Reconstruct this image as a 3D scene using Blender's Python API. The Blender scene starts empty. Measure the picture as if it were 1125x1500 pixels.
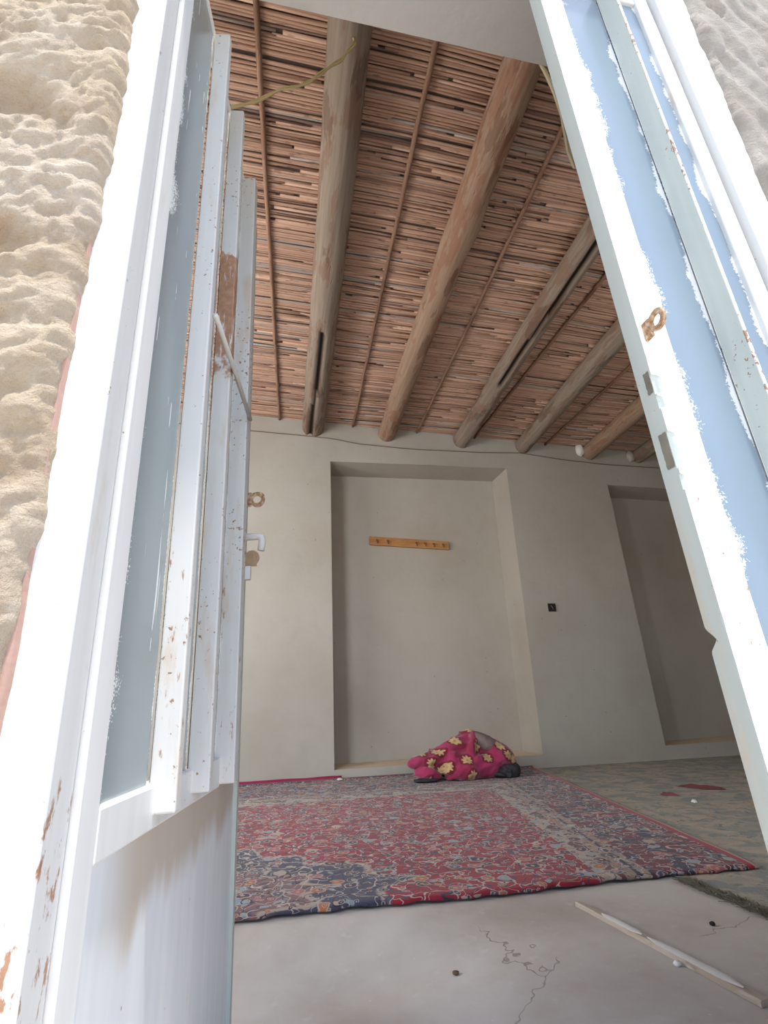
import bpy, bmesh, math, random
from mathutils import Vector, Matrix, noise
R = math.radians
random.seed(7)
S = bpy.context.scene
COL = S.collection

# ------------------------------------------------------------------ materials
class NT:
    def __init__(s, name):
        s.m = bpy.data.materials.new(name); s.m.use_nodes = True
        s.t = s.m.node_tree; s.t.nodes.clear()
        s.out = s.t.nodes.new('ShaderNodeOutputMaterial')
        s.p = s.t.nodes.new('ShaderNodeBsdfPrincipled')
        s.t.links.new(s.p.outputs[0], s.out.inputs[0])
    def put(s, sock, v):
        if hasattr(v, 'is_output') or isinstance(v, bpy.types.NodeSocket): s.t.links.new(v, sock)
        elif isinstance(v, (tuple, list)):
            if len(v) == 3 and sock.type == 'RGBA': v = (*v, 1)
            sock.default_value = v
        else: sock.default_value = v
    def set(s, **k):
        for a, v in k.items(): s.put(s.p.inputs[a.replace('_', ' ')], v)
    def coord(s, kind='Object'):
        return s.t.nodes.new('ShaderNodeTexCoord').outputs[kind]
    def attr(s, name, out='Vector'):
        n = s.t.nodes.new('ShaderNodeAttribute'); n.attribute_name = name; return n.outputs[out]
    def math(s, op, a, b=0.0, c=0.0):
        n = s.t.nodes.new('ShaderNodeMath'); n.operation = op
        for i, v in enumerate((a, b, c)):
            if i < len(n.inputs): s.put(n.inputs[i], v)
        return n.outputs[0]
    def mapping(s, v, scale=(1, 1, 1), loc=(0, 0, 0), rot=(0, 0, 0)):
        n = s.t.nodes.new('ShaderNodeMapping'); s.put(n.inputs[0], v)
        n.inputs['Scale'].default_value = scale; n.inputs['Location'].default_value = loc
        n.inputs['Rotation'].default_value = rot; return n.outputs[0]
    def sep(s, v):
        n = s.t.nodes.new('ShaderNodeSeparateXYZ'); s.put(n.inputs[0], v); return n.outputs
    def comb(s, x, y, z=0.0):
        n = s.t.nodes.new('ShaderNodeCombineXYZ')
        for i, v in enumerate((x, y, z)): s.put(n.inputs[i], v)
        return n.outputs[0]
    def noise(s, v, scale=5, detail=4, rough=.55, out=0, dist=0.0):
        n = s.t.nodes.new('ShaderNodeTexNoise'); s.put(n.inputs['Vector'], v)
        n.inputs['Scale'].default_value = scale; n.inputs['Detail'].default_value = detail
        n.inputs['Roughness'].default_value = rough; n.inputs['Distortion'].default_value = dist
        return n.outputs[out]
    def voro(s, v, scale=5, feature='F1', rnd=1.0, out='Distance', dim='3D'):
        n = s.t.nodes.new('ShaderNodeTexVoronoi'); n.feature = feature; n.voronoi_dimensions = dim
        s.put(n.inputs['Vector'], v)
        n.inputs['Scale'].default_value = scale; n.inputs['Randomness'].default_value = rnd
        return n.outputs[out]
    def ramp(s, f, stops, interp='LINEAR'):
        n = s.t.nodes.new('ShaderNodeValToRGB'); s.put(n.inputs[0], f); r = n.color_ramp
        r.interpolation = interp
        while len(r.elements) < len(stops): r.elements.new(.5)
        for e, (p, c) in zip(r.elements, stops):
            e.position = p; e.color = (*c, 1) if len(c) == 3 else c
        return n.outputs[0]
    def step(s, f, a, b):
        n = s.t.nodes.new('ShaderNodeMapRange'); n.interpolation_type = 'SMOOTHSTEP'
        s.put(n.inputs[0], f); n.inputs[1].default_value = a; n.inputs[2].default_value = b
        return n.outputs[0]
    def mix(s, f, a, b, mode='MIX'):
        n = s.t.nodes.new('ShaderNodeMix'); n.data_type = 'RGBA'; n.blend_type = mode
        s.put(n.inputs[0], f); s.put(n.inputs[6], a); s.put(n.inputs[7], b); return n.outputs[2]
    def vadd(s, a, b, op='ADD'):
        n = s.t.nodes.new('ShaderNodeVectorMath'); n.operation = op
        s.put(n.inputs[0], a); s.put(n.inputs[1], b); return n.outputs[0]
    def bump(s, h, strength=.4, dist=.01):
        n = s.t.nodes.new('ShaderNodeBump'); n.inputs['Strength'].default_value = strength
        n.inputs['Distance'].default_value = dist; s.put(n.inputs['Height'], h)
        s.put(s.p.inputs['Normal'], n.outputs[0])

def plain(name, col, rough=.7, metal=0.0, bumpy=None, var=.12):
    g = NT(name); c = g.coord()
    n = g.noise(c, 18, 4)
    g.set(Base_Color=g.mix(g.math('MULTIPLY', n, 1.0), tuple(x*(1-var) for x in col), tuple(min(1, x*(1+var)) for x in col)),
          Roughness=rough, Metallic=metal)
    if bumpy: g.bump(g.noise(c, bumpy, 5), .4, .004)
    return g.m

def paint(name, rust=.0, band=None, base=(.80, .80, .785), stain_z=None, cover=.36, bs=(60, 60, 9)):
    """old white gloss paint on steel, chipped and rusted"""
    g = NT(name); c = g.coord()
    brush = g.noise(g.mapping(c, (40, 40, 2)), 1, 4)
    col = g.mix(g.step(brush, .3, .7), tuple(x*.93 for x in base), base)
    chips = g.math('MULTIPLY', g.noise(c, 95, 5, .6), g.math('ADD', .62, g.math('MULTIPLY', g.noise(g.mapping(c, (7, 7, 3.0)), 1.3, 3), .76)))
    m = g.step(chips, .735 - rust, .76 - rust)
    soft = g.step(g.noise(g.mapping(c, (16, 16, 3.5), (3, 1, 2)), 1, 5, .65), .60 - rust*.9, .76 - rust*.9)
    col = g.mix(g.math('MULTIPLY', soft, .55), col, (.62, .47, .33))
    rc = g.mix(g.noise(c, 60, 3), (.22, .12, .075), (.50, .30, .17))
    col = g.mix(m, col, rc)
    if band:
        z = g.sep(c)[2]
        wob = g.math('ADD', z, g.math('MULTIPLY', g.math('SUBTRACT', g.noise(c, 22, 5), .5), .28))
        b = g.math('MULTIPLY', g.step(wob, band[0], band[0]+.03), g.math('SUBTRACT', 1.0, g.step(wob, band[1]-.03, band[1])))
        b = g.math('MULTIPLY', b, g.step(g.noise(g.mapping(c, bs), 1, 5, .65), cover, cover+.08))
        col = g.mix(b, col, g.mix(g.noise(c, 80, 3), (.27, .12, .065), (.56, .34, .21)))
    if stain_z:
        z = g.sep(c)[2]
        u = g.sep(c)[0]
        w = g.math('MULTIPLY', g.noise(g.mapping(c, (9, 1, .6)), 1, 4), .21)
        d = g.math('SUBTRACT', stain_z, z)
        f = g.math('SUBTRACT', 1.0, g.step(g.math('SUBTRACT', d, w), -.055, .005))
        f = g.math('MULTIPLY', f, g.step(u, .06, .2))
        col = g.mix(g.math('MULTIPLY', f, .75), col, (.50, .40, .29))
    g.set(Base_Color=col, Roughness=.48, Specular_IOR_Level=.35)
    g.bump(g.math('ADD', g.math('MULTIPLY', brush, .5), g.math('MULTIPLY', m, -1.0)), .25, .002)
    return g.m

def glass(name, tint, left, right, drips=1.0):
    """obscured glass with sloppy white paint over its edges; attribute 'e' = (from left, from right, height)"""
    g = NT(name); c = g.coord(); e = g.sep(g.attr('e'))
    big = g.noise(g.mapping(c, (3, 3, 6)), 1, 3); fine = g.noise(c, 260, 3, .7)
    n = g.math('ADD', g.math('MULTIPLY', g.math('SUBTRACT', big, .42), 1.6), g.math('MULTIPLY', g.math('SUBTRACT', fine, .5), .9))
    nl = g.math('SUBTRACT', 1.0, g.step(g.math('SUBTRACT', e[0], g.math('MULTIPLY', n, left)), 0.0, .003))
    big2 = g.noise(g.mapping(c, (3, 3, 8), (5, 2, 1)), 1, 3)
    n2 = g.math('ADD', g.math('MULTIPLY', g.math('SUBTRACT', big2, .5), 1.9), g.math('MULTIPLY', g.math('SUBTRACT', fine, .5), .6))
    nr = g.math('SUBTRACT', 1.0, g.step(g.math('SUBTRACT', e[1], g.math('MULTIPLY', n2, right)), 0.0, .003))
    st = g.noise(g.mapping(c, (90, 90, 3.5), (0, 0, 3)), 1, 2, .5)
    dr = g.math('MULTIPLY', g.step(st, .665, .68), g.math('MULTIPLY', g.step(g.noise(g.mapping(c, (1, 1, 4)), 3, 2), .47, .5), drips))
    m = g.math('MAXIMUM', g.math('MAXIMUM', nl, nr), dr)
    lum = g.noise(g.mapping(c, (4, 4, 1.2)), 1, 2)
    col = g.mix(g.step(lum, .3, .7), tuple(x*.92 for x in tint), tuple(x*1.08 for x in tint))
    g.set(Base_Color=g.mix(m, col, (.82, .83, .82)), Roughness=g.math('ADD', .22, g.math('MULTIPLY', m, .3)),
          Transmission_Weight=g.math('MULTIPLY', g.math('SUBTRACT', 1.0, m), .25), IOR=1.45)
    g.bump(g.math('ADD', g.math('MULTIPLY', fine, .25), m), .15, .001)
    return g.m

def plaster(name, col, dirt, scale=1.0, patch=None):
    g = NT(name); c = g.coord()
    n = g.noise(c, 1.1*scale, 5, .6); n2 = g.noise(c, 9*scale, 5)
    a = g.mix(g.step(n, .38, .72), col, dirt)
    a = g.mix(g.math('MULTIPLY', g.step(n2, .5, .75), .25), a, tuple(x*.8 for x in col))
    sp = g.step(g.math('SUBTRACT', 1.0, g.voro(c, 7*scale)), .955, .97)
    a = g.mix(g.math('MULTIPLY', sp, .6), a, (.12, .09, .07))
    g.set(Base_Color=a, Roughness=.92, Specular_IOR_Level=.15)
    g.bump(g.math('ADD', g.noise(c, 30, 5), g.math('MULTIPLY', g.noise(c, 4, 3), 2.0)), .25, .006)
    return g.m

def stone(name, ridged=False):
    g = NT(name); c = g.coord()
    n = g.noise(c, 7, 6, .62); n2 = g.noise(c, 34, 6, .65); n3 = g.noise(c, 2.2, 3)
    if ridged:
        a = g.mix(g.step(n, .3, .7), (.37, .33, .285), (.48, .44, .39))
        a = g.mix(g.math('MULTIPLY', g.step(n2, .55, .72), .5), a, (.40, .31, .22))
    else:
        a = g.mix(g.step(n, .32, .68), (.41, .315, .225), (.57, .485, .385))
        a = g.mix(g.math('MULTIPLY', g.step(n3, .45, .65), .5), a, (.56, .45, .32))
        a = g.mix(g.math('MULTIPLY', g.step(n2, .56, .75), .6), a, (.66, .60, .53))
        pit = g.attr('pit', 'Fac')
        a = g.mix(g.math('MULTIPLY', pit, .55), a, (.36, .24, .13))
    g.set(Base_Color=a, Roughness=.95, Specular_IOR_Level=.1)
    g.bump(g.math('ADD', g.math('MULTIPLY', n2, 1.0), g.noise(c, 110, 5, .7)), .9, .008)
    return g.m

def wood(name, a, b, red, axis=1, rough=.85, fine=60):
    g = NT(name); c = g.coord()
    sc = [fine, fine, fine]; sc[axis] = 2.2
    grain = g.noise(g.mapping(c, tuple(sc)), 1, 5, .6)
    sc2 = [12, 12, 12]; sc2[axis] = 3.2
    patch = g.noise(g.mapping(c, tuple(sc2)), 1, 4, .6)
    bark = g.noise(g.mapping(c, tuple(x*.55 for x in sc2), (4, 2, 7)), 1, 5, .6)
    col = g.mix(g.step(grain, .3, .7), a, b)
    col = g.mix(g.math('MULTIPLY', g.step(patch, .52, .57), .6), col, red)
    col = g.mix(g.math('MULTIPLY', g.step(bark, .57, .6), .5), col, tuple(x*.55 for x in red))
    ck = g.attr('crack', 'Fac')
    col = g.mix(ck, col, (.02, .014, .01))
    g.set(Base_Color=col, Roughness=rough, Specular_IOR_Level=.2)
    g.bump(g.math('ADD', grain, g.math('MULTIPLY', g.step(bark, .55, .6), -1.5)), .5, .004)
    return g.m

def reed_mat():
    g = NT('reed'); c = g.coord(); t = g.attr('tone')
    s = g.sep(t)
    n = g.noise(g.mapping(c, (2.5, 140, 140)), 1, 3)
    col = g.ramp(s[0], [(0, (.20, .13, .105)), (.12, (.42, .26, .19)), (.5, (.53, .335, .245)), (.86, (.60, .40, .29)), (.95, (.40, .34, .30)), (1, (.33, .34, .33))])
    col = g.mix(g.math('MULTIPLY', g.step(n, .35, .7), .3), col, (.28, .155, .11))
    node = g.step(g.noise(g.mapping(c, (14, 60, 60), (1, 2, 3)), 1, 1), .66, .7)
    col = g.mix(g.math('MULTIPLY', node, .5), col, (.16, .095, .07))
    g.set(Base_Color=col, Roughness=.6, Specular_IOR_Level=.3)
    g.bump(n, .3, .002)
    return g.m

def rug_mat():
    g = NT('red_persian_rug'); c = g.coord(); s = g.sep(c)
    wv = g.noise(c, 16, 2, .5, out=1)
    cw = g.vadd(c, g.vadd(g.vadd(wv, (.5, .5, .5), 'SUBTRACT'), (.05, .05, 0), 'MULTIPLY'))
    u = g.math('SUBTRACT', g.math('ADD', 1.583, g.math('MULTIPLY', g.math('SUBTRACT', s[1], 1.672), .214)), s[0])
    v = g.math('SUBTRACT', 4.33, s[1])
    # bands counted inwards from the edge, the end border twice as deep as the side border
    d = g.math('MINIMUM', u, g.math('MULTIPLY', v, .62))
    sc = g.math('ADD', d, g.math('MULTIPLY', g.math('SINE', g.math('MULTIPLY', g.math('ADD', s[0], s[1]), 19.0)), .03))
    crimson = (.26, .009, .026); navy = (.028, .03, .075); cream = (.40, .33, .28); beige = (.30, .22, .17); sky = (.22, .34, .42); rust = (.40, .14, .07)
    # medallion
    mx = g.math('ABSOLUTE', g.math('SUBTRACT', s[0], -.25)); my = g.math('ABSOLUTE', g.math('SUBTRACT', s[1], 1.9))
    mr = g.math('ADD', g.math('MULTIPLY', mx, 1.0), g.math('MULTIPLY', my, 1.15))
    ang = g.math('ARCTAN2', my, mx)
    mrw = g.math('ADD', mr, g.math('MULTIPLY', g.math('SINE', g.math('MULTIPLY', ang, 14.0)), .06))
    field = g.mix(g.step(g.noise(c, 3, 3), .35, .7), crimson, (.32, .016, .038))
    med = g.mix(g.math('SUBTRACT', 1.0, g.step(mrw, .76, .78)), field, cream)
    med = g.mix(g.math('SUBTRACT', 1.0, g.step(mrw, .73, .75)), med, (.05, .055, .10))
    med = g.mix(g.math('SUBTRACT', 1.0, g.step(mrw, .50, .52)), med, cream)
    med = g.mix(g.math('SUBTRACT', 1.0, g.step(mrw, .46, .48)), med, (.20, .10, .11))
    med = g.mix(g.math('SUBTRACT', 1.0, g.step(mrw, .24, .26)), med, sky)
    # border bands
    border = g.mix(g.step(g.noise(cw, 9, 2), .47, .5), (.035, .035, .075), (.17, .022, .04))
    col = g.mix(g.math('LESS_THAN', d, .56), med, cream)
    col = g.mix(g.math('LESS_THAN', sc, .50), col, (.13, .05, .06))
    col = g.mix(g.math('LESS_THAN', d, .475), col, beige)
    col = g.mix(g.math('LESS_THAN', d, .43), col, navy)
    col = g.mix(g.math('LESS_THAN', d, .415), col, beige)
    col = g.mix(g.math('LESS_THAN', d, .385), col, border)
    # flowers
    def flowers(scale, off, keep):
        p = g.mapping(cw, (1, 1, 0), off)
        dist = g.voro(p, scale, dim='2D', rnd=.8); cc = g.voro(p, scale, dim='2D', rnd=.8, out='Color')
        rr = g.sep(cc)
        pal = g.ramp(rr[0], [(0, navy), (.22, sky), (.36, (.03, .035, .08)), (.5, rust), (.62, (.40, .12, .15)), (.76, (.07, .09, .16)), (.93, cream)], 'CONSTANT')
        on = g.math('LESS_THAN', rr[1], keep)
        return dist, pal, on
    def lay(col, dist, pal, on, r0, r1):
        m = g.math('MULTIPLY', on, g.math('LESS_THAN', dist, r0))
        col = g.mix(m, col, cream)
        col = g.mix(g.math('MULTIPLY', on, g.math('LESS_THAN', dist, r1)), col, pal)
        return g.mix(g.math('MULTIPLY', on, g.math('LESS_THAN', dist, r1*.35)), col, (.50, .34, .18))
    inside = g.math('GREATER_THAN', d, .03)
    # leaf shapes
    lf = g.noise(cw, 36, 1.5, .5)
    col = g.mix(g.math('MULTIPLY', inside, g.math('MULTIPLY', g.step(lf, .62, .63), .9)), col, (.06, .065, .11))
    lf2 = g.noise(g.mapping(cw, (1, 1, 1), (3.3, 1.2, 0)), 33, 1.5, .5)
    col = g.mix(g.math('MULTIPLY', inside, g.math('MULTIPLY', g.step(lf2, .665, .675), .8)), col, (.26, .33, .37))
    # vines: contour lines
    for sc_, w, off, cc in ((11, .011, 0, (.50, .42, .37)), (18, .012, 5, (.46, .39, .35)), (15, .013, 9, (.03, .03, .06))):
        vn = g.noise(g.mapping(cw, (1, 1, 1), (off, off*.7, 0)), sc_, 1, .4)
        ln = g.math('LESS_THAN', g.math('ABSOLUTE', g.math('SUBTRACT', vn, .5)), w)
        col = g.mix(g.math('MULTIPLY', inside, ln), col, cc)
    d1, p1, o1 = flowers(15, (0, 0, 0), .42)
    col = g.mix(inside, col, lay(col, d1, p1, o1, .36, .28))
    d2, p2, o2 = flowers(33, (2.3, 1.1, 0), .3)
    col = g.mix(inside, col, lay(col, d2, p2, o2, .34, .25))
    col = g.mix(g.math('LESS_THAN', u, .042), col, (.33, .02, .045))
    col = g.mix(g.math('LESS_THAN', u, .016), col, (.50, .41, .33))
    dust = g.math('MULTIPLY', g.noise(c, 2.2, 4), .16)
    col = g.mix(dust, col, (.30, .24, .21))
    g.set(Base_Color=col, Roughness=.95, Specular_IOR_Level=.05, Sheen_Weight=.15)
    g.bump(g.noise(c, 240, 3), .6, .003)
    return g.m

def green_rug_mat():
    g = NT('faded_green_rug'); c = g.coord()
    cw = g.vadd(c, g.vadd(g.vadd(g.noise(c, 5, 2, out=1), (.5, .5, .5), 'SUBTRACT'), (.2, .2, 0), 'MULTIPLY'))
    a = g.noise(cw, 3.2, 4, .6); b = g.noise(g.mapping(cw, (1, 1, 1), (4, 4, 0)), 9, 4, .6); e = g.noise(g.mapping(c, (1, 1.5, 1), (8, 1, 0)), 21, 3)
    col = g.ramp(a, [(.3, (.27, .31, .295)), (.45, (.40, .385, .325)), (.55, (.48, .41, .335)), (.68, (.31, .335, .295))])
    col = g.mix(g.math('MULTIPLY', g.step(b, .5, .56), .7), col, (.24, .285, .285))
    col = g.mix(g.math('MULTIPLY', g.step(e, .56, .62), .6), col, (.40, .33, .25))
    col = g.mix(g.math('MULTIPLY', g.step(g.noise(cw, 30, 2), .62, .65), .6), col, (.17, .195, .19))
    g.set(Base_Color=col, Roughness=.97, Specular_IOR_Level=.05)
    g.bump(g.noise(c, 180, 3), .7, .004)
    return g.m

def floor_mat():
    g = NT('screed_floor'); c = g.coord()
    n = g.noise(c, 2.0, 6, .62); n2 = g.noise(c, 24, 5)
    col = g.mix(g.step(n, .35, .7), (.58, .555, .52), (.45, .40, .355))
    col = g.mix(g.math('MULTIPLY', g.step(n2, .58, .75), .4), col, (.66, .64, .61))
    cw = g.vadd(c, g.vadd(g.vadd(g.noise(c, 4, 4, .6, out=1), (.5, .5, .5), 'SUBTRACT'), (.45, .45, 0), 'MULTIPLY'))
    ed = g.voro(g.mapping(cw, (1, 1, 0), (.31, .12, 0)), 1.25, 'DISTANCE_TO_EDGE', dim='2D')
    cr = g.math('MULTIPLY', g.math('SUBTRACT', 1.0, g.step(ed, .0, .006)), g.step(g.noise(c, 3, 2), .47, .55))
    col = g.mix(g.math('MULTIPLY', cr, .55), col, (.14, .11, .09))
    sp = g.step(g.math('SUBTRACT', 1.0, g.voro(c, 16)), .95, .965)
    col = g.mix(g.math('MULTIPLY', sp, .7), col, (.66, .64, .60))
    g.set(Base_Color=col, Roughness=.85, Specular_IOR_Level=.25)
    g.bump(g.math('SUBTRACT', g.math('ADD', g.noise(c, 6, 5), g.math('MULTIPLY', n2, .3)), cr), .25, .008)
    return g.m

def blanket_mat():
    g = NT('pink_flowered_blanket'); c = g.coord()
    q = g.sep(c)
    cs = g.comb(g.math('ADD', q[0], g.math('MULTIPLY', q[1], .45)), g.math('ADD', q[2], g.math('MULTIPLY', q[1], .55)), 0.0)
    cs = g.vadd(cs, g.vadd(g.vadd(g.noise(c, 4, 2, out=1), (.5, .5, .5), 'SUBTRACT'), (.06, .06, 0), 'MULTIPLY'))
    SC = 7.2
    pos = g.voro(cs, SC, rnd=.6, out='Position', dim='2D')
    dist = g.voro(cs, SC, rnd=.6, dim='2D')
    dl = g.sep(g.vadd(cs, pos, 'SUBTRACT'))
    ang = g.math('ARCTAN2', dl[1], dl[0])
    pet = g.math('ADD', dist, g.math('MULTIPLY', g.math('SINE', g.math('MULTIPLY', ang, 8.0)), .05))
    n = g.noise(c, 6, 3)
    col = g.mix(g.step(n, .35, .7), (.27, .014, .062), (.38, .03, .115))
    col = g.mix(g.math('SUBTRACT', 1.0, g.step(dist, .36, .41)), col, (.17, .007, .022))
    col = g.mix(g.math('SUBTRACT', 1.0, g.step(pet, .235, .255)), col, (.52, .36, .17))
    col = g.mix(g.math('SUBTRACT', 1.0, g.step(dist, .05, .08)), col, (.40, .22, .08))
    g.set(Base_Color=col, Roughness=.9, Sheen_Weight=.3)
    g.bump(g.noise(c, 130, 3), .4, .003)
    return g.m

M = {}
M['paint'] = paint('white_paint', -.02)
M['paint_frame'] = paint('white_frame_paint', .02, band=(.20, .50), cover=.555, bs=(55, 55, 28))
M['paint_bar'] = paint('white_bar_paint_rusty', .06, base=(.71, .70, .675), band=(.34, .86), cover=.60, bs=(70, 70, 22))
M['paint_bar_burst'] = paint('white_bar_paint_rusted_through', .05, base=(.71, .70, .675), band=(1.27, 1.66))
M['paint_rail'] = paint('white_rail_paint', .03)
M['paint_panel'] = paint('white_panel_paint', -.03, stain_z=.397, base=(.78, .80, .82))
M['paint_edge_shaded'] = paint('shaded_white_paint', .02, base=(.54, .58, .53))  # white paint greyed down, shade of the edge faces put into the colour
M['paint_lock'] = paint('white_lock_stile_paint', .0, band=(.50, .84), cover=.60, bs=(60, 60, 38))
M['paint_right'] = paint('white_leaf_paint', .01)
M['rust_edge'] = paint('rusty_edge_paint', .13, base=(.74, .74, .70))
g_ = NT('rusty_steel'); c_ = g_.coord(); n_ = g_.noise(c_, 90, 5, .7)
g_.set(Base_Color=g_.ramp(n_, [(.34, (.20, .10, .05)), (.46, (.44, .26, .14)), (.56, (.58, .42, .28)), (.68, (.66, .58, .48))]), Roughness=.85)
g_.bump(n_, .6, .003); M['rust'] = g_.m
M['rust_dark'] = plain('dark_rust', (.42, .29, .18), .9, bumpy=140, var=.4)
M['handle'] = plain('white_handle_paint', (.80, .79, .77), .45, var=.04)
M['steel_rod'] = plain('grey_painted_rod', (.62, .62, .58), .55)
M['glass_left'] = glass('obscured_grey_glass', (.36, .42, .435), .11, .02)
M['glass_right'] = glass('sky_reflection_glass', (.33, .42, .50), .075, .04, drips=0.0)  # blue base tint stands in for the sky's reflection
M['hole'] = plain('dark_hole', (.02, .018, .016), .95)
M['slot'] = plain('bare_slot_metal', (.20, .18, .14), .8, var=.5)
M['plaster'] = plaster('cream_plaster', (.435, .412, .368), (.39, .358, .305))
M['plaster_niche'] = plaster('niche_plaster', (.45, .415, .363), (.40, .355, .30))
M['plaster_head'] = plaster('soffit_plaster', (.55, .535, .51), (.50, .48, .45))
M['sill'] = plaster('bare_mud_sill', (.66, .53, .39), (.58, .46, .33), 2)
M['stone'] = stone('rough_stone_render')
M['stone_ridged'] = stone('combed_cement_render', True)
M['mortar'] = plain('pink_gypsum_mortar', (.46, .29, .235), .95, bumpy=60, var=.2)
M['ground'] = plain('dusty_ground', (.50, .45, .385), .95, bumpy=12, var=.2)
M['reed'] = reed_mat()
M['backing'] = plain('haze_lifted_backing', (.18, .135, .115), .95)  # brown lifted so veiling haze in the gaps sits in the colour
M['beam_grey'] = wood('weathered_poplar', (.235, .185, .145), (.31, .255, .205), (.225, .13, .09))
M['beam_red'] = wood('barky_poplar', (.29, .19, .13), (.37, .26, .19), (.28, .13, .08))
M['batten'] = wood('thin_pole_wood', (.28, .165, .115), (.35, .22, .15), (.22, .12, .08))
M['board'] = wood('orange_board', (.42, .20, .075), (.50, .26, .10), (.36, .16, .06), axis=0)
M['peg'] = plain('dark_peg', (.13, .075, .04), .7)
M['stick'] = wood('bare_slat', (.42, .355, .29), (.50, .44, .37), (.33, .25, .18), axis=1)
M['gypsum'] = plain('white_gypsum', (.74, .73, .71), .9, bumpy=50, var=.1)
M['lump'] = plain('grey_plaster_lump', (.42, .38, .33), .95, bumpy=60, var=.2)
M['rug'] = rug_mat()
M['rug_edge'] = plain('magenta_selvedge', (.30, .012, .075), .95, bumpy=200, var=.3)
M['rug_cut'] = plain('cut_rug_edge', (.30, .24, .20), .95, bumpy=150, var=.5)
M['green_rug'] = green_rug_mat()
M['green_fringe'] = plain('olive_pile', (.27, .26, .19), .98, bumpy=150, var=.4)
M['floor'] = floor_mat()
M['blanket'] = blanket_mat()
M['lining'] = plain('brown_grey_lining', (.22, .165, .155), .95, bumpy=90, var=.12)
M['black'] = plain('black_cloth', (.028, .028, .034), .8, bumpy=40, var=.5)
M['yellow'] = plain('yellow_wire', (.64, .53, .27), .5)
M['cream_wire'] = plain('cream_wire', (.56, .47, .30), .6)
M['brown_wire'] = plain('brown_wire', (.20, .14, .09), .7)
M['red_rag'] = plain('red_rag', (.20, .06, .065), .95, bumpy=120, var=.35)
M['paper'] = plain('white_paper', (.75, .75, .74), .8, var=.04)
M['straw'] = plain('straw', (.42, .28, .15), .7)

# ------------------------------------------------------------------ helpers
def link(name, mesh, mat, parent=None, smooth=False):
    o = bpy.data.objects.new(name, mesh); COL.objects.link(o)
    for m in (mat if isinstance(mat, (list, tuple)) else [mat]): mesh.materials.append(m)
    if smooth: mesh.polygons.foreach_set('use_smooth', [True]*len(mesh.polygons))
    if parent: o.parent = parent
    return o
def tag(o, label, cat, group=None, kind=None):
    o['label'] = label; o['category'] = cat
    if group: o['group'] = group
    if kind: o['kind'] = kind
    return o
def thing(name, label, cat, loc=(0, 0, 0), group=None, kind=None, mat=None):
    o = bpy.data.objects.new(name, None); COL.objects.link(o)
    o.empty_display_size = .05
    if mat is not None: o.matrix_world = mat
    else: o.location = loc
    return tag(o, label, cat, group, kind)
class MB:
    def __init__(s): s.v = []; s.f = []; s.mi = []; s.cur = 0
    def add(s, vs, fs):
        b = len(s.v); s.v += [tuple(v) for v in vs]
        s.f += [tuple(b+i for i in f) for f in fs]; s.mi += [s.cur]*len(fs); return s
    def box(s, x0, x1, y0, y1, z0, z1):
        return s.add([(x0, y0, z0), (x1, y0, z0), (x1, y1, z0), (x0, y1, z0), (x0, y0, z1), (x1, y0, z1), (x1, y1, z1), (x0, y1, z1)],
              [(3, 2, 1, 0), (4, 5, 6, 7), (0, 1, 5, 4), (1, 2, 6, 5), (2, 3, 7, 6), (3, 0, 4, 7)])
    def tube(s, pts, r, n=8, cap=True):
        pts = [Vector(p) for p in pts]; rs = r if isinstance(r, (list, tuple)) else [r]*len(pts)
        vs = []; fs = []; up = None
        for i, p in enumerate(pts):
            t = (pts[min(i+1, len(pts)-1)]-pts[max(i-1, 0)]).normalized()
            if up is None: up = Vector((0, 0, 1)) if abs(t.z) < .9 else Vector((1, 0, 0))
            a = t.cross(up).normalized(); b = a.cross(t).normalized(); up = b
            for k in range(n):
                w = 2*math.pi*k/n
                vs.append(p+(a*math.cos(w)+b*math.sin(w))*rs[i])
        for i in range(len(pts)-1):
            for k in range(n):
                fs.append((i*n+k, i*n+(k+1) % n, (i+1)*n+(k+1) % n, (i+1)*n+k))
        if cap:
            fs.append(tuple(reversed(range(n)))); fs.append(tuple((len(pts)-1)*n+k for k in range(n)))
        return s.add(vs, fs)
    def grid(s, fn, nu, nv, flip=False):
        vs = [fn(i/nu, j/nv) for j in range(nv+1) for i in range(nu+1)]
        fs = []
        for j in range(nv):
            for i in range(nu):
                a = j*(nu+1)+i; q = (a, a+1, a+nu+2, a+nu+1)
                fs.append(q[::-1] if flip else q)
        return s.add(vs, fs)
    def mesh(s, name):
        me = bpy.data.meshes.new(name); me.from_pydata(s.v, [], s.f); me.update()
        me.polygons.foreach_set('material_index', s.mi)
        return me
    def build(s, name, mat, parent=None, smooth=False, bevel=0.0, seg=2):
        o = link(name, s.mesh(name), mat, parent, smooth)
        if bevel:
            b = o.modifiers.new('bevel', 'BEVEL'); b.width = bevel; b.segments = seg; b.limit_method = 'ANGLE'
        return o
def struct(o, label, cat): return tag(o, label, cat, kind='structure')
def nz(x, y, z, s=1.0, o=0.0): return noise.noise(Vector((x*s+o, y*s+o*1.7, z*s-o)))
def fbm(x, y, z, s=1.0, o=0.0, oct=4):
    t = 0; a = 1; n = 0
    for k in range(oct): t += a*nz(x, y, z, s*2**k, o+k*7.3); n += a; a *= .5
    return t/n
def lerp_tab(tab, z):
    if z <= tab[0][0]: return tab[0][1]
    for (a, x), (b, y) in zip(tab, tab[1:]):
        if z <= b: return x+(y-x)*(z-a)/(b-a)
    return tab[-1][1]

XL, XR, YF, YB = -2.6, 5.4, .85, 4.37          # inner faces of the room
def ceil_z(x): return 3.195-.021*x

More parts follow.
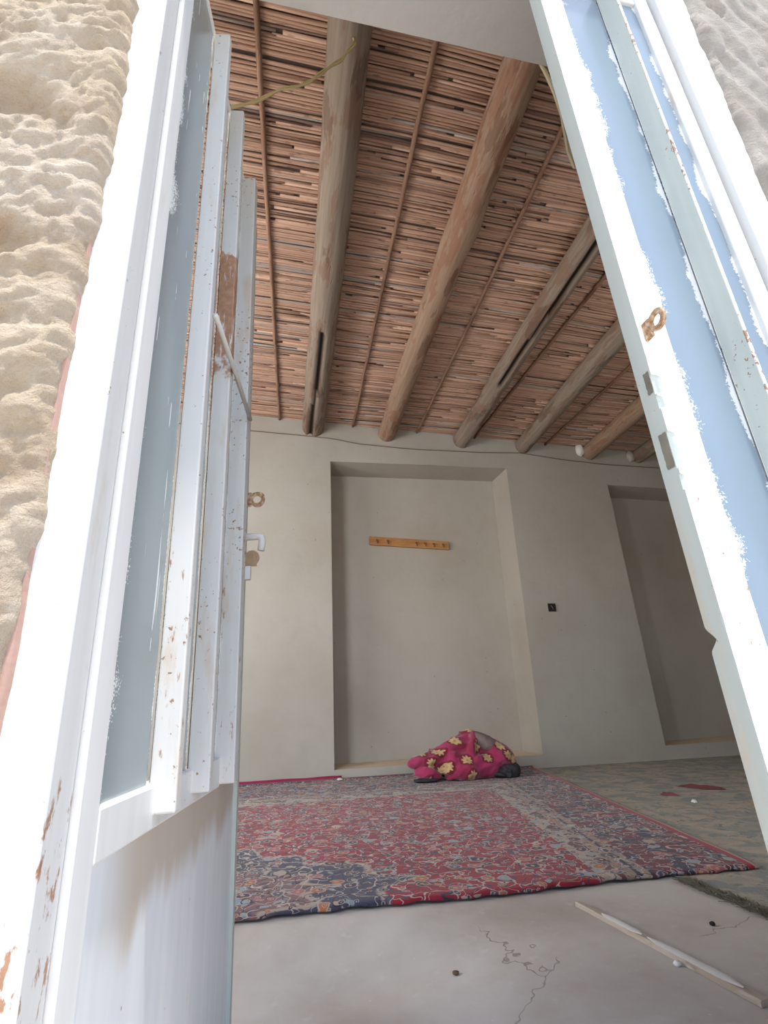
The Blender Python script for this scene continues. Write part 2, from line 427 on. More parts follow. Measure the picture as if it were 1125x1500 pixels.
# ------------------------------------------------------------------ room shell
def sm(a, b, t): t = min(1, max(0, (t-a)/(b-a))); return t*t*(3-2*t)
def floor_z(x, y): return -.078*(1-sm(.12, .75, x))*(1-sm(1.43, 1.74, y))
fl = MB()
gx = [XL-.3, -1.4, -1.0]+[-.8+.06*i for i in range(32)]+[1.4, 2.0, XR+.3]
gy = [.57]+[.62+.045*i for i in range(30)]+[2.0, 3.0, YB+.4]
fl.add([(x, y, floor_z(x, y)) for y in gy for x in gx], [(j*len(gx)+i, j*len(gx)+i+1, (j+1)*len(gx)+i+1, (j+1)*len(gx)+i) for j in range(len(gy)-1) for i in range(len(gx)-1)])
fl.add([(XL-.3, .57, -.078), (XR+.3, .57, -.0005), (XR+.3, YB+.4, -.0005), (XL-.3, YB+.4, -.0005), (XL-.3, .57, -.3), (XR+.3, .57, -.3), (XR+.3, YB+.4, -.3), (XL-.3, YB+.4, -.3)],
       [(4, 7, 6, 5), (0, 4, 5, 1), (1, 5, 6, 2), (2, 6, 7, 3), (3, 7, 4, 0)])
struct(fl.build('floor', M['floor'], smooth=True), 'bare grey screed floor with fine cracks inside the doorway', 'floor')

# back wall with two shallow niches
N1 = (.456, .50, 2.283, 2.278, .08, .095, 2.745, 2.785)   # xl top, xl bottom, xr top, xr bottom, z bottom l/r, z top l/r
wb = MB()
def wallpt(x, z): return (x, YB+.012*fbm(x, 0, z, 1.6, 3), z)
def face_quad(p00, p10, p11, p01, nu, nv):
    def fn(a, b):
        x = (p00[0]*(1-a)+p10[0]*a)*(1-b)+(p01[0]*(1-a)+p11[0]*a)*b
        z = (p00[1]*(1-a)+p10[1]*a)*(1-b)+(p01[1]*(1-a)+p11[1]*a)*b
        return wallpt(x, z)
    wb.grid(fn, nu, nv)
zt = 3.3
n1 = dict(lt=(.456, 2.745), lb=(.50, .078), rt=(2.285, 2.79), rb=(2.273, .10))
n2 = dict(lt=(3.44, 2.672), lb=(3.48, .112), rt=(5.0, 2.66), rb=(5.0, .13))
face_quad((XL-.2, -.05), n1['lb'], n1['lt'], (XL-.2, 2.745), 20, 20)
face_quad((XL-.2, 2.745), n1['lt'], (n1['lt'][0], zt), (XL-.2, zt), 20, 5)
face_quad((XL-.2, -.05), (n1['lb'][0], -.05), n1['lb'], (XL-.2, -.049), 10, 2)
face_quad((n1['lb'][0], -.05), (n1['rb'][0], -.05), n1['rb'], n1['lb'], 12, 2)
face_quad(n1['lt'], n1['rt'], (n1['rt'][0], zt), (n1['lt'][0], zt), 12, 5)
face_quad(n1['rb'], n2['lb'], n2['lt'], n1['rt'], 10, 20)
face_quad((n1['rb'][0], -.05), (n2['lb'][0], -.05), n2['lb'], n1['rb'], 8, 2)
face_quad(n1['rt'], n2['lt'], (n2['lt'][0], zt), (n1['rt'][0], zt), 8, 5)
face_quad((n2['lb'][0], -.05), (n2['rb'][0], -.05), n2['rb'], n2['lb'], 8, 2)
face_quad(n2['lt'], n2['rt'], (n2['rt'][0], zt), (n2['lt'][0], zt), 8, 5)
face_quad((n2['rb'][0], -.05), (XR+.2, -.05), (XR+.2, .13), n2['rb'], 3, 2)
face_quad(n2['rb'], (XR+.2, .13), (XR+.2, 2.66), n2['rt'], 3, 10)
face_quad(n2['rt'], (XR+.2, 2.66), (XR+.2, zt), (n2['rt'][0], zt), 3, 5)
wb.cur = 1
def niche(n, dp):
    D = YB+dp; ins = .03
    b = {k: (v[0]+(ins if k[0] == 'l' else -ins), D, v[1]+(.012 if k[1] == 'b' else -.012)) for k, v in n.items()}
    f = {k: wallpt(*v) for k, v in n.items()}
    def patch(a, c, d, e, nu=10, nv=10):
        def fn(s, t):
            p = (Vector(a)*(1-s)+Vector(c)*s)*(1-t)+(Vector(e)*(1-s)+Vector(d)*s)*t
            w = .008*fbm(p.x, p.y, p.z, 2.2, 5)*min(1, 8*s*(1-s))*min(1, 8*t*(1-t))
            return (p.x+w, p.y+w, p.z+w)
        wb.grid(fn, nu, nv)
    patch(b['lb'], b['rb'], b['rt'], b['lt'], 14, 16)
    patch(f['lt'], b['lt'], b['rt'], f['rt'])
    patch(f['lb'], b['lb'], b['lt'], f['lt'])
    patch(b['rb'], f['rb'], f['rt'], b['rt'])
    wb.cur = 2; patch(f['lb'], f['rb'], b['rb'], b['lb']); wb.cur = 1
niche(n1, .31); niche(n2, .31)
wb.cur = 0
wb.box(XL-.3, XR+.3, YB+.36, YB+.42, -.3, 3.35)
struct(wb.build('wall_back', [M['plaster'], M['plaster_niche'], M['sill']], smooth=False),
       'cream plastered back wall with two tall shallow niches', 'wall')
wr = MB(); wr.box(XR, XR+.3, YF-.3, YB+.05, -.3, 3.35)
struct(wr.build('wall_right', M['plaster']), 'plain plastered end wall beyond the second niche', 'wall')

# left and front walls, each with a window added for fill light
def holed(mb, axis, a0, a1, t0, t1, z0, z1, h):
    def bx(p, q, zz0, zz1):
        if axis == 'y': mb.box(t0, t1, p, q, zz0, zz1)
        else: mb.box(p, q, t0, t1, zz0, zz1)
    bx(a0, h[0], z0, z1); bx(h[1], a1, z0, z1); bx(h[0], h[1], z0, h[2]); bx(h[0], h[1], h[3], z1)
wl = MB(); holed(wl, 'y', .55, YB+.05, XL-.3, XL, -.3, 3.35, (1.5, 3.3, .75, 2.3))
struct(wl.build('wall_left', M['plaster']), 'plastered left end wall with a window opening added for light', 'wall')

def window(name, mat4, w, h, label):  # unseen windows, added so the room gets fill light
    r = thing(name, label, 'window', kind='structure', mat=mat4)
    f = MB()
    for x0, x1, z0, z1 in ((0, .05, 0, h), (w-.05, w, 0, h), (.05, w-.05, 0, .05), (.05, w-.05, h-.05, h), (w/2-.02, w/2+.02, .05, h-.05)):
        f.box(x0, x1, -.025, .025, z0, z1)
    f.build('fill_window_frame', M['paint'], r)
window('fill_window_1', Matrix.Translation((XL-.15, 1.5, .75)) @ Matrix.Rotation(R(90), 4, 'Z'), 1.8, 1.55, 'unseen window added for fill light in the left end wall')
window('fill_window_2', Matrix.Translation((-2.35, .72, .85)), 1.15, 1.35, 'unseen window added for fill light in the front wall left of the door')

EDGE_L = [(-.3, -.235), (.3, -.238), (.60, -.249), (.675, -.247), (.77, -.246), (.851, -.255), (.904, -.258), (1.035, -.254), (1.187, -.252), (1.396, -.262), (1.648, -.276), (2.6, -.30)]
wf = MB(); pit = []
NU, NV = 210, 560
def rough_left(a, b):
    z = -.3+2.75*b
    xe = lerp_tab(EDGE_L, z)+.004+.010*fbm(0, 0, z, 4.5, 2)+.010*fbm(0, 0, z, 16, 7, 3)+.004*fbm(0, 1, z, 50, 4)
    t = max(0.0, a-.04)/.96
    x = xe-.85*t
    sx, sz = x+z*.45, z-x*.45
    lump = fbm(sx*.9, 0, sz*1.5, 6, 11, 5)*.013+fbm(sx*.8, 0, sz*1.4, 22, 17, 5)*.012-abs(fbm(sx*.8, 2, sz*1.6, 12, 23, 4))*.008+fbm(sx*.8, 0, sz, 70, 31, 3)*.0065
    hole = 0
    for hx, hz, hr, hd in ((-.39, 1.36, .055, .035), (-.33, 1.33, .03, .018), (-.37, 1.10, .045, .03), (-.34, .86, .04, .022), (-.52, 1.62, .07, .03), (-.31, .69, .025, .015), (-.46, 1.2, .06, .02)):
        q = math.hypot((x-hx)/1.25, z-hz)/hr
        if q < 1: hole += hd*(1-q*q)**1.5
    hole *= .7
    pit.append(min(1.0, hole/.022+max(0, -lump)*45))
    y = .536-lump+hole
    rnd = min(1.0, (xe-x)/.022)
    y += .028*(1-math.sqrt(max(0, 1-(1-rnd)**2)))
    if a < .04: y += .05*(1-a/.04)
    return (x, y, z)
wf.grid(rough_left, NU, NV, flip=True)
npit = len(pit)
wf.cur = 1
wf.box(-1.1, -.29, .575, YF, -.3, 3.35)
wf.box(-2.6-.3, -2.35, .55, YF, -.3, 3.35)
wf.box(-1.2, -1.1, .55, YF, -.3, 3.35)
wf.box(-2.35, -1.2, .55, YF, -.3, .85); wf.box(-2.35, -1.2, .55, YF, 2.2, 3.35)
me = wf.mesh('wall_front_left')
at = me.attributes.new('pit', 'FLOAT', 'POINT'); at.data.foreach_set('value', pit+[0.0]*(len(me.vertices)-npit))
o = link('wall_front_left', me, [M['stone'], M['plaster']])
me.polygons.foreach_set('use_smooth', [m == 0 for m in wf.mi])
struct(o, 'rough sandy stone wall left of the white door frame', 'wall')

wf = MB()
def rough_right(a, b):
    z = -.3+2.95*b
    xe = .966+.01*fbm(0, 3, z, 9, 2)+.004*fbm(0, 1, z, 40, 4)
    t = max(0.0, a-.04)/.96
    x = xe+.7*t
    q = (x*.55+z*.25)   # trowel ridges running steeply down to the right
    lump = fbm(x*1.0, 0, z*.35, 22, 41, 3)*.006+fbm(x, 0, z, 7, 47, 4)*.012+nz(x, 0, z, 80, 9)*.0015+.004*math.sin(q*150+4*fbm(x, 0, z, 4, 3))
    for hx, hz, hr, hd in ((1.05, 2.2, .03, .015), (1.11, 1.98, .02, .01)):
        d = math.hypot(x-hx, z-hz)/hr
        if d < 1: lump -= hd*(1-d*d)
    y = .555-lump
    rnd = min(1.0, (x-xe)/.015)
    y += .02*(1-math.sqrt(max(0, 1-(1-rnd)**2)))
    if a < .04: y += .04*(1-a/.04)
    return (x, y, z)
wf.grid(rough_right, 120, 360)
wf.cur = 1
holed(wf, 'x', 1.02, XR+.3, .60, YF, -.3, 3.35, (1.68, 2.83, .85, 2.2))  # opening added for the right fill window
o = wf.build('wall_front_right', [M['stone_ridged'], M['plaster']])
o.data.polygons.foreach_set('use_smooth', [m == 0 for m in wf.mi])
struct(o, 'pale combed render wall right of the door frame', 'wall')
wh = MB(); wh.add([(-.33, .575, 2.385), (1.06, .575, 2.408), (1.06, YF, 2.408), (-.33, YF, 2.385), (-.33, .575, 3.35), (1.06, .575, 3.35), (1.06, YF, 3.35), (-.33, YF, 3.35)],
      [(3, 2, 1, 0), (4, 5, 6, 7), (0, 1, 5, 4), (1, 2, 6, 5), (2, 3, 7, 6), (3, 0, 4, 7)])
struct(wh.build('wall_front_head', M['plaster_head']), 'pale plastered lintel soffit above the doorway', 'wall')
gr = MB(); gr.box(-14, 16, -16, .57, -.45, -.25)
struct(gr.build('ground', M['ground']), 'dusty sunlit yard outside the door', 'ground')

# ------------------------------------------------------------------ reed ceiling
rc = MB(); tone = []
y = YF-.02; rng = random.Random(3)
while y < YB+.02:
    r = rng.uniform(.0062, .0100)
    rowdrop = rng.random() < .05
    x = -1.0+rng.uniform(-.5, .2); rowtone = rng.gauss(.5, .16)
    while x < 4.9:
        L = rng.uniform(.7, 2.6); x1 = x+L
        if not (rowdrop and rng.random() < .6):
            n = max(3, int(L/.28)); dz = rng.uniform(-.003, .006); dy = rng.uniform(-.002, .002)
            tl = rng.gauss(0, .006)
            pts = []
            for i in range(n+1):
                xx = x+L*i/n
                bow = .018*nz(xx, y*.6, 0, .9, 3)
                pts.append((xx, y+dy+tl*(i/n-.5)+bow+.0015*rng.gauss(0, 1), ceil_z(xx)-.012-dz+.0015*rng.gauss(0, 1)))
            rr = [r*rng.uniform(.88, 1.1)*(1-.25*i/n) for i in range(n+1)]
            b = len(rc.v); rc.tube(pts, rr, 6, cap=True)
            t = min(.9, max(.02, rowtone+rng.gauss(0, .14)))
            if rng.random() < .05: t = rng.uniform(.92, 1.0)
            elif rng.random() < .05: t = rng.uniform(0, .1)
            tone += [(t, rng.random(), 0)]*(len(rc.v)-b)
        x = x1+rng.uniform(-.03, .05)
    y += r*1.55+rng.random()*.0012+(rng.random() < .04)*.005
rc.cur = 1
b = len(rc.v)
rc.add([(XL-.3, YF-.3, ceil_z(XL-.3)), (XR+.3, YF-.3, ceil_z(XR+.3)), (XR+.3, YB+.4, ceil_z(XR+.3)), (XL-.3, YB+.4, ceil_z(XL-.3)),
        (XL-.3, YF-.3, 3.5), (XR+.3, YF-.3, 3.5), (XR+.3, YB+.4, 3.5), (XL-.3, YB+.4, 3.5)],
       [(3, 2, 1, 0), (4, 5, 6, 7), (0, 1, 5, 4), (1, 2, 6, 5), (2, 3, 7, 6), (3, 0, 4, 7)])
tone += [(.3, 0, 0)]*8
me = rc.mesh('ceiling')
at = me.attributes.new('tone', 'FLOAT_VECTOR', 'POINT'); at.data.foreach_set('vector', [c for t in tone for c in t])
o = link('ceiling', me, [M['reed'], M['backing']])
me.polygons.foreach_set('use_smooth', [m == 0 for m in rc.mi])
struct(o, 'ceiling of brown reeds laid side by side over the beams', 'ceiling')

# ------------------------------------------------------------------ beams and battens
def beam(name, near, far, r0, r1, zdrop, mat, label, seed, crack=None, knots=()):
    y0, y1 = .87, YB+.03
    sl = (far[0]-near[0])/(far[1]-near[1])
    n, k = 72, 32
    vs = []; ck = []; mb = MB()
    xm = near[0]+(2.6-near[1])*sl; zb = ceil_z(xm)
    for i in range(n+1):
        t = i/n; y = y0+(y1-y0)*t
        x = near[0]+(y-near[1])*sl+.012*math.sin(3.1*t+seed)+.010*fbm(0, y, 0, 1.2, seed)
        r = r0+(r1-r0)*t; r *= 1+.05*fbm(0, y, 1, 2.2, seed+3)
        zc = ceil_z(x)-zdrop+.006*fbm(1, y, 0, 1.1, seed+9)
        for j in range(k):
            a = 2*math.pi*j/k
            rr = r*(1+.05*fbm(math.cos(a)*1.2, y*1.2, math.sin(a)*1.2, 1.4, seed+1)+.02*fbm(math.cos(a)*3, y*3, math.sin(a)*3, 2, seed+6))
            for ky, ka, kr, kh in knots:
                q = ((y-ky)/kr)**2+(math.atan2(math.sin(a-ka), math.cos(a-ka))/.8)**2
                rr += kh*math.exp(-2*q)
            c = 0
            if crack:
                ca = crack[2]+.12*math.sin(y*2.3+seed)
                da = abs(math.atan2(math.sin(a-ca), math.cos(a-ca)))
                if crack[0] < y < crack[1] and da < .17: rr *= .72; c = 1.0
            ck.append(c)
            vs.append((x+rr*math.cos(a), y, zc+rr*math.sin(a)))
    fs = [(i*k+j, (i+1)*k+j, (i+1)*k+(j+1) % k, i*k+(j+1) % k) for i in range(n) for j in range(k)]
    fs += [tuple(range(k)), tuple(reversed([n*k+j for j in range(k)]))]
    mb.add(vs, fs)
    me = mb.mesh(name)
    a = me.attributes.new('crack', 'FLOAT', 'POINT'); a.data.foreach_set('value', ck)
    o = link(name, me, mat, smooth=True)
    return tag(o, label, 'beam', 'round timber ceiling beams')
D = -math.pi/2
beam('ceiling_beam', (.187, 1.244), (.297, 4.44), .088, .108, .085, M['beam_grey'], 'thick grey-brown pole beam nearest the left door leaf, split at its far end', 1, (2.9, 4.5, D-.18))
beam('ceiling_beam', (.927, 1.18), (1.033, 4.386), .088, .088, .083, M['beam_red'], 'reddish flaking pole beam running out above the coat rack, second from the left', 2, None, ((2.1, D-1.2, .12, .016), (1.95, D+1.2, .15, .012)))
beam('ceiling_beam', (1.74, 1.93), (1.82, 4.44), .086, .086, .082, M['beam_grey'], 'pole beam with a long dark split, ending above the right end of the first niche', 3, (.87, 3.3, D-.25))
beam('ceiling_beam', (2.40, 1.9), (2.49, 4.39), .083, .083, .08, M['beam_grey'], 'pale smooth pole beam fourth from the left, ending over the wall between the niches', 4, None, ((2.9, D-1.3, .1, .012),))
beam('ceiling_beam', (3.19, 2.5), (3.275, 4.43), .088, .088, .08, M['beam_red'], 'brown pole beam with a white plaster lump at its wall end', 5)
beam('ceiling_beam', (3.82, 2.5), (3.89, 4.44), .078, .078, .075, M['beam_grey'], 'rightmost pole beam, half hidden behind the right door leaf', 6)
def batten(pts, label, seed):
    n = 30; P = []
    (xa, ya), (xb, yb) = pts
    sl = (xb-xa)/(yb-ya); y0, y1 = .87, YB+.01
    for i in range(n+1):
        y = y0+(y1-y0)*i/n
        x = xa+(y-ya)*sl+.010*fbm(0, y, 0, .8, seed)+.004*nz(0, y, 0, 4, seed)
        P.append((x, y, ceil_z(x)-.032+.002*nz(1, y, 0, 3, seed)))
    mb = MB(); mb.tube(P, [.0125*(1+.15*nz(0, p[1], 3, 5, seed)) for p in P], 10)
    tag(mb.build('ceiling_batten', M['batten'], smooth=True), label, 'batten', 'thin poles tied under the reeds')
batten(((-.177, 1.2), (-.045, 4.24)), 'thin straight pole under the reeds left of the first beam', 1)
batten(((.559, 1.21), (.675, 4.25)), 'thin pole under the reeds between the first and second beams', 2)
batten(((1.27, 1.42), (1.338, 4.32)), 'thin pole under the reeds between the second and third beams', 3)
batten(((2.02, 2.19), (1.965, 4.33)), 'thin pole under the reeds between the third and fourth beams', 4)
batten(((2.80, 2.97), (2.775, 4.33)), 'thin pole under the reeds between the fourth and fifth beams', 5)
def lump(name, c, r, mat, label, cat, seed, group=None, sub=3, amp=.3):
    bm = bmesh.new(); bmesh.ops.create_icosphere(bm, subdivisions=sub, radius=1)
    for v in bm.verts:
        q = 1+amp*fbm(v.co.x, v.co.y, v.co.z, 1.4, seed)
        v.co = Vector((v.co.x*r[0]*q, v.co.y*r[1]*q, v.co.z*r[2]*q))
    me = bpy.data.meshes.new(name); bm.to_mesh(me); bm.free()
    o = link(name, me, mat, smooth=True); o.location = c
    return tag(o, label, cat, group)
lump('plaster_lump', (3.165, 4.345, 3.06), (.05, .035, .075), M['gypsum'], 'white gypsum lump on the wall beside the fifth beam end', 'plaster', 4)
lump('plaster_lump', (3.79, 4.35, 3.03), (.05, .03, .07), M['lump'], 'grey plaster lump on the wall beside the rightmost beam end', 'plaster', 8)
def straw(p, q, label):
    mb = MB(); m = tuple((a+b)/2 for a, b in zip(p, q)); m = (m[0], m[1], m[2]-.01)
    mb.tube([p, m, q], [.003, .0028, .002], 5)
    tag(mb.build('straw_stalk', M['straw'], smooth=True), label, 'straw')
straw((.192, 2.15, 3.17), (.19, 2.62, 3.02), 'loose pale straw hanging beside the left flank of the first beam')
straw((1.16, 1.75, 3.16), (1.30, 1.95, 3.15), 'loose straw stuck to the reeds right of the reddish beam')

window('fill_window_3', Matrix.Translation((1.68, .72, .85)), 1.15, 1.35, 'unseen window added for fill light in the front wall right of the door')
# ------------------------------------------------------------------ door frame
LEAN = -.031
fm = Matrix.Translation((0, .56, 0)) @ Matrix.Rotation(LEAN, 4, 'Y')
fr = thing('trim_1', 'white steel door frame with rust along its left jamb', 'door frame', kind='structure', mat=fm)
j = MB(); j.box(-.226, -.1755, 0, .0655, -.02, 2.30); j.build('jamb', M['paint_frame'], fr, bevel=.003)
j = MB(); j.box(.945, 1.045, .01, .064, -.02, 2.30); j.build('jamb', M['paint_right'], fr, bevel=.003)
j = MB(); j.box(-.176, .945, .0, .064, 2.245, 2.30); j.build('head', M['paint'], fr, bevel=.003)
mo = MB()
def mort(a, b):
    z = -.3+2.75*b
    x = -.262+.044*a-.031*z+.004*fbm(0, a, z, 12, 2)*(1 if a > .5 else 0)
    return (x, .553+.004*fbm(a, 0, z, 20, 4)+(.03 if a in (0.0, 1.0) else 0), z)
mo.grid(mort, 10, 160)
struct(mo.build('trim_2', M['mortar'], smooth=True), 'pinkish mortar seam between the rough wall and the left jamb', 'mortar seam')

# ------------------------------------------------------------------ glass helper
def pane(name, x0, x1, yy, z0, z1, mat, parent):
    mb = MB(); nu, nv = 12, 80
    mb.grid(lambda a, b: (x0+(x1-x0)*a, yy, z0+(z1-z0)*b), nu, nv)
    k = len(mb.v)
    mb.grid(lambda a, b: (x0+(x1-x0)*a, yy+.004, z0+(z1-z0)*b), nu, nv, flip=True)
    me = mb.mesh(name)
    at = me.attributes.new('e', 'FLOAT_VECTOR', 'POINT')
    at.data.foreach_set('vector', [c for v in mb.v for c in (v[0]-x0, x1-v[0], v[2])])
    return link(name, me, mat, parent, True)
def ring_plate(name, mat, parent, axis, c, R_, r_, t, tail):
    """flat lug: disc with a hole joined to a tail; disc lies in the plane of the leaf's outward direction and z"""
    mb = MB(); n = 28; vs = []
    for s_ in (-t/2, t/2):
        for rad in (R_, r_):
            for k in range(n):
                a = 2*math.pi*k/n
                w = rad*(1+(.04*math.sin(3*a+1) if rad == R_ else 0))
                p = (math.cos(a)*w, math.sin(a)*w)
                vs.append((s_, c[1]+p[0], c[2]+p[1]) if axis == 'x' else (c[0]+p[0], s_, c[2]+p[1]))
    if axis == 'x': vs = [(v[0]+c[0], v[1], v[2]) for v in vs]
    fs = []
    for k in range(n):
        k2 = (k+1) % n
        fs += [(k, k2, n+k2, n+k), (2*n+k, 3*n+k, 3*n+k2, 2*n+k2), (k, 2*n+k, 2*n+k2, k2), (n+k, n+k2, 3*n+k2, 3*n+k)]
    mb.add(vs, fs)
    mb.box(*tail)
    o = mb.build(name, mat, parent)
    bm = bmesh.new(); bm.from_mesh(o.data); bmesh.ops.recalc_face_normals(bm, faces=bm.faces); bm.to_mesh(o.data); bm.free()
    b = o.modifiers.new('bevel', 'BEVEL'); b.width = .0015; b.segments = 2
    return o

# ------------------------------------------------------------------ left door leaf (swung inwards, seen along its outer face)
yaw = R(8); hd = Vector((-.032, 0, 1)).normalized(); d = Vector((math.sin(yaw), math.cos(yaw), 0)).normalized()
yl = hd.cross(d).normalized(); hd = d.cross(yl).normalized()
lm = Matrix(((d.x, yl.x, hd.x, -.169), (d.y, yl.y, hd.y, .627), (d.z, yl.z, hd.z, 0), (0, 0, 0, 1)))
L = thing('door_1', 'white steel door leaf on the left, swung inwards, with rusty upright bars', 'door', kind='structure', mat=lm)
ZB, ZT, P = -.068, 2.19, .030
def part(name, mat, parent, *boxes, bevel=.003):
    mb = MB()
    for b in boxes: mb.box(*b)
    return mb.build(name, mat, parent, bevel=bevel)
part('hinge_stile', M['paint'], L, (0, .047, 0, .034, ZB, ZT))
part('bottom_rail', M['paint_rail'], L, (.047, .600, 0, .034, .400, .455))
part('top_rail', M['paint_rail'], L, (.047, .600, .006, .034, ZT-.012, ZT))
part('kick_panel', M['paint_panel'], L, (.047, .770, .006, .028, ZB, .402), bevel=.001)
part('bar', M['paint_bar'], L, (.212, .236, -P, .008, .418, ZT+.002))
part('bar', M['paint_bar_burst'], L, (.393, .417, -P, .008, .418, ZT+.002))
part('lock_stile', M['paint_bar'], L, (.598, .640, -P, .034, .405, ZT+.002), (.640, .770, 0, .034, .402, ZT))
part('meeting_strip', M['paint_edge_shaded'], L, (.770, .790, -.003, .010, ZB, ZT-.004), bevel=.001)
pane('glass_pane', .045, .213, .012, .45, ZT-.008, M['glass_left'], L)
pane('glass_pane', .235, .394, .012, .45, ZT-.008, M['glass_left'], L)
pane('glass_pane', .416, .599, .012, .45, ZT-.008, M['glass_left'], L)
mb = MB(); mb.tube([(.225, -P-.006, 1.285), (.41, -P-.007, 1.284), (.612, -P-.006, 1.279)], .0055, 10)
mb.build('brace_rod', M['steel_rod'], L, smooth=True)
o = ring_plate('padlock_eye', M['rust'], L, 'x', (.768, -.032, 1.110), .0235, .0110, .005, (.7655, .7705, -.016, .004, 1.088, 1.132))
o['label'] = 'rusty tan padlock eye'
h = MB()
h.tube([(.768, .004, .997), (.768, -.038, .998), (.768, -.047, .994), (.768, -.0495, .985), (.768, -.046, .957)], [.0105, .0100, .0108, .0104, .0098], 12)
h.build('handle', M['handle'], L, smooth=True)
h = MB(); h.tube([(.7635, -.022, .936), (.7675, -.022, .936)], .021, 16); h.box(.7640, .7670, -.036, .004, .912, .932)
h.build('latch_plate', M['rust_dark'], L)['label'] = 'rusty brown latch plate'
part('lock_bolt', M['handle'], L, (.760, .778, -.020, .004, .875, .912), bevel=.002)

# ------------------------------------------------------------------ right door leaf (shut, in the frame)
rm = Matrix.Translation((.938, .585, 0)) @ Matrix.Rotation(LEAN, 4, 'Y')
Rr = thing('door_2', 'narrow white steel door leaf on the right with panes tinted like reflected sky', 'door', kind='structure', mat=rm)
W = -.322
part('hinge_stile', M['paint_right'], Rr, (-.040, 0, 0, .034, ZB, 2.235))
part('bottom_rail', M['paint_rail'], Rr, (W+.058, -.040, .002, .034, .400, .455))
part('top_rail', M['paint_right'], Rr, (W+.058, -.040, .002, .034, 2.195, 2.235))
part('kick_panel', M['paint_panel'], Rr, (W+.058, -.040, .010, .028, ZB, .400), bevel=.001)
# lock stile: a folded sheet with ragged lock cut-outs on its free edge
ls = MB()
cuts = [(1.012, 1.050, .017), (.985, 1.010, .010), (.880, .945, .012), (.845, .872, .006)]
def cutdepth(z):
    for a, b_, dd in cuts:
        if a < z < b_: return dd*min(1, (z-a)/.004, (b_-z)/.004)*(1+.25*nz(0, z, 0, 150, 3))
    return .0012*max(0, nz(0, z, 0, 35, 1))
def notch(z): return .006*max(0, 1-abs(z-.628)/.016) if abs(z-.628) < .016 else 0
zs = sorted(set([ZB+(2.235-ZB)*i/500 for i in range(501)]+[z for c_ in cuts for z in (c_[0], c_[0]+.004, c_[1], c_[1]-.004)]))
def ring(z):
    c = cutdepth(z)
    return [(W+c, 0, z), (W+.0585, 0, z), (W+.0585, .034, z), (W, .034-notch(z)*2.5, z), (W+.0, .003, z)]
vs = []; fs = []; mi = []
for z in zs: vs += ring(z)
for i in range(len(zs)-1):
    for k in range(5):
        a, b_ = i*5+k, i*5+(k+1) % 5
        fs.append((a, b_, b_+5, a+5)); mi.append(1 if k in (3, 4) else 0)
fs.append((4, 3, 2, 1, 0)); n_ = (len(zs)-1)*5; fs.append(tuple(n_+k for k in range(5)))
ls.add(vs, fs); ls.mi = mi+[0, 0]; ls.build('lock_stile', [M['paint_lock'], M['paint_edge_shaded']], Rr)
# lock slots on the edge face
for z0, z1, y0, y1 in ((1.018, 1.058, .004, .016), (.885, .945, .004, .020)):
    mb = MB()
    n = 10
    def sl(a, b_): 
        return (W-.0008, y0+(y1-y0)*a+.0015*nz(0, b_*9, a*3, 1, z0), z0+(z1-z0)*b_+.002*nz(0, a*7, b_, 1, 3))
    mb.grid(sl, 4, n, flip=False)
    mb.grid(lambda a, b_: (sl(a, b_)[0]+.002, sl(a, b_)[1], sl(a, b_)[2]), 4, n)
    mb.build('lock_slot', M['slot'], Rr)
b_ = part('bar', M['paint_edge_shaded'], Rr, (-.152, -.146, -.038, .006, .418, 2.20), bevel=.001)
part('bar_edge', M['rust_edge'], b_, (-.1525, -.1455, -.0405, -.038, .418, 2.20), bevel=.0008)['label'] = 'rust-streaked front edge of the bar'
pane('glass_pane', W+.058, -.151, .010, .45, 2.198, M['glass_right'], Rr)
pane('glass_pane', -.147, -.040, .010, .45, 2.198, M['glass_right'], Rr)
o = ring_plate('padlock_eye', M['rust'], Rr, 'x', (W+.012, -.030, 1.135), .019, .0095, .006, (W+.009, W+.015, -.016, .002, 1.115, 1.150))
o['label'] = 'rusty tan padlock eye'

# ------------------------------------------------------------------ rugs
def sheet(name, fn, nu, nv, thick, mat, parent=None):
    mb = MB(); mb.grid(fn, nu, nv)
    o = mb.build(name, mat, parent, smooth=True)
    s_ = o.modifiers.new('thick', 'SOLIDIFY'); s_.thickness = thick; s_.offset = -1
    return o
def rug_fn(a, b):
    y0 = 1.775-.055*max(0, min(1, 1.0))*0; 
    # front edge from left to right and the right edge slanting away
    xl = -1.7
    yb = 4.30
    y_left, y_right = 1.80, 1.672
    fy = 0
    x_front = xl+(1.583-xl)*a
    yfr = y_left+(y_right-y_left)*a+.008*math.sin(x_front*7)+.008*fbm(x_front, 0, 0, 9, 3)+.004*math.sin(x_front*61)
    y = yfr+(yb-yfr)*b
    xr = 1.583+.214*(y-1.672)
    x = xl+(xr-xl)*a
    z = .0195+.002*fbm(x, y, 0, 2.5, 8)+.003*math.exp(-b*70)*math.sin(x_front*31)-.006*math.exp(-b*260)
    if b > .985: z += .012*(b-.985)/.015
    return (x, y, max(.0175-.0045*math.exp(-b*260), z))
rug = sheet('persian_rug', rug_fn, 200, 160, .007, M['rug'])
tag(rug, 'faded crimson floral rug with dark border lying on the grey floor', 'rug')
mb = MB()
P_ = [(-1.7+2.25*i/40, 4.325, .030+.005*nz(i*.3, 0, 0, 1, 3)) for i in range(41)]
mb.tube(P_, .014, 8); mb.build('selvedge', M['rug_edge'], rug, smooth=True)['label'] = 'magenta turned-up rear edge'
def green_fn(a, b):
    y = .95+(4.31-.95)*b
    xl = 1.285-.012*(y-1.5)+.012*fbm(0, y, 0, 9, 5)
    x = xl+(XR-.06-xl)*a
    return (x, y, .0045+.0008*fbm(x, y, 0, 2, 4))
gr_ = sheet('green_rug', green_fn, 120, 120, .003, M['green_rug'])
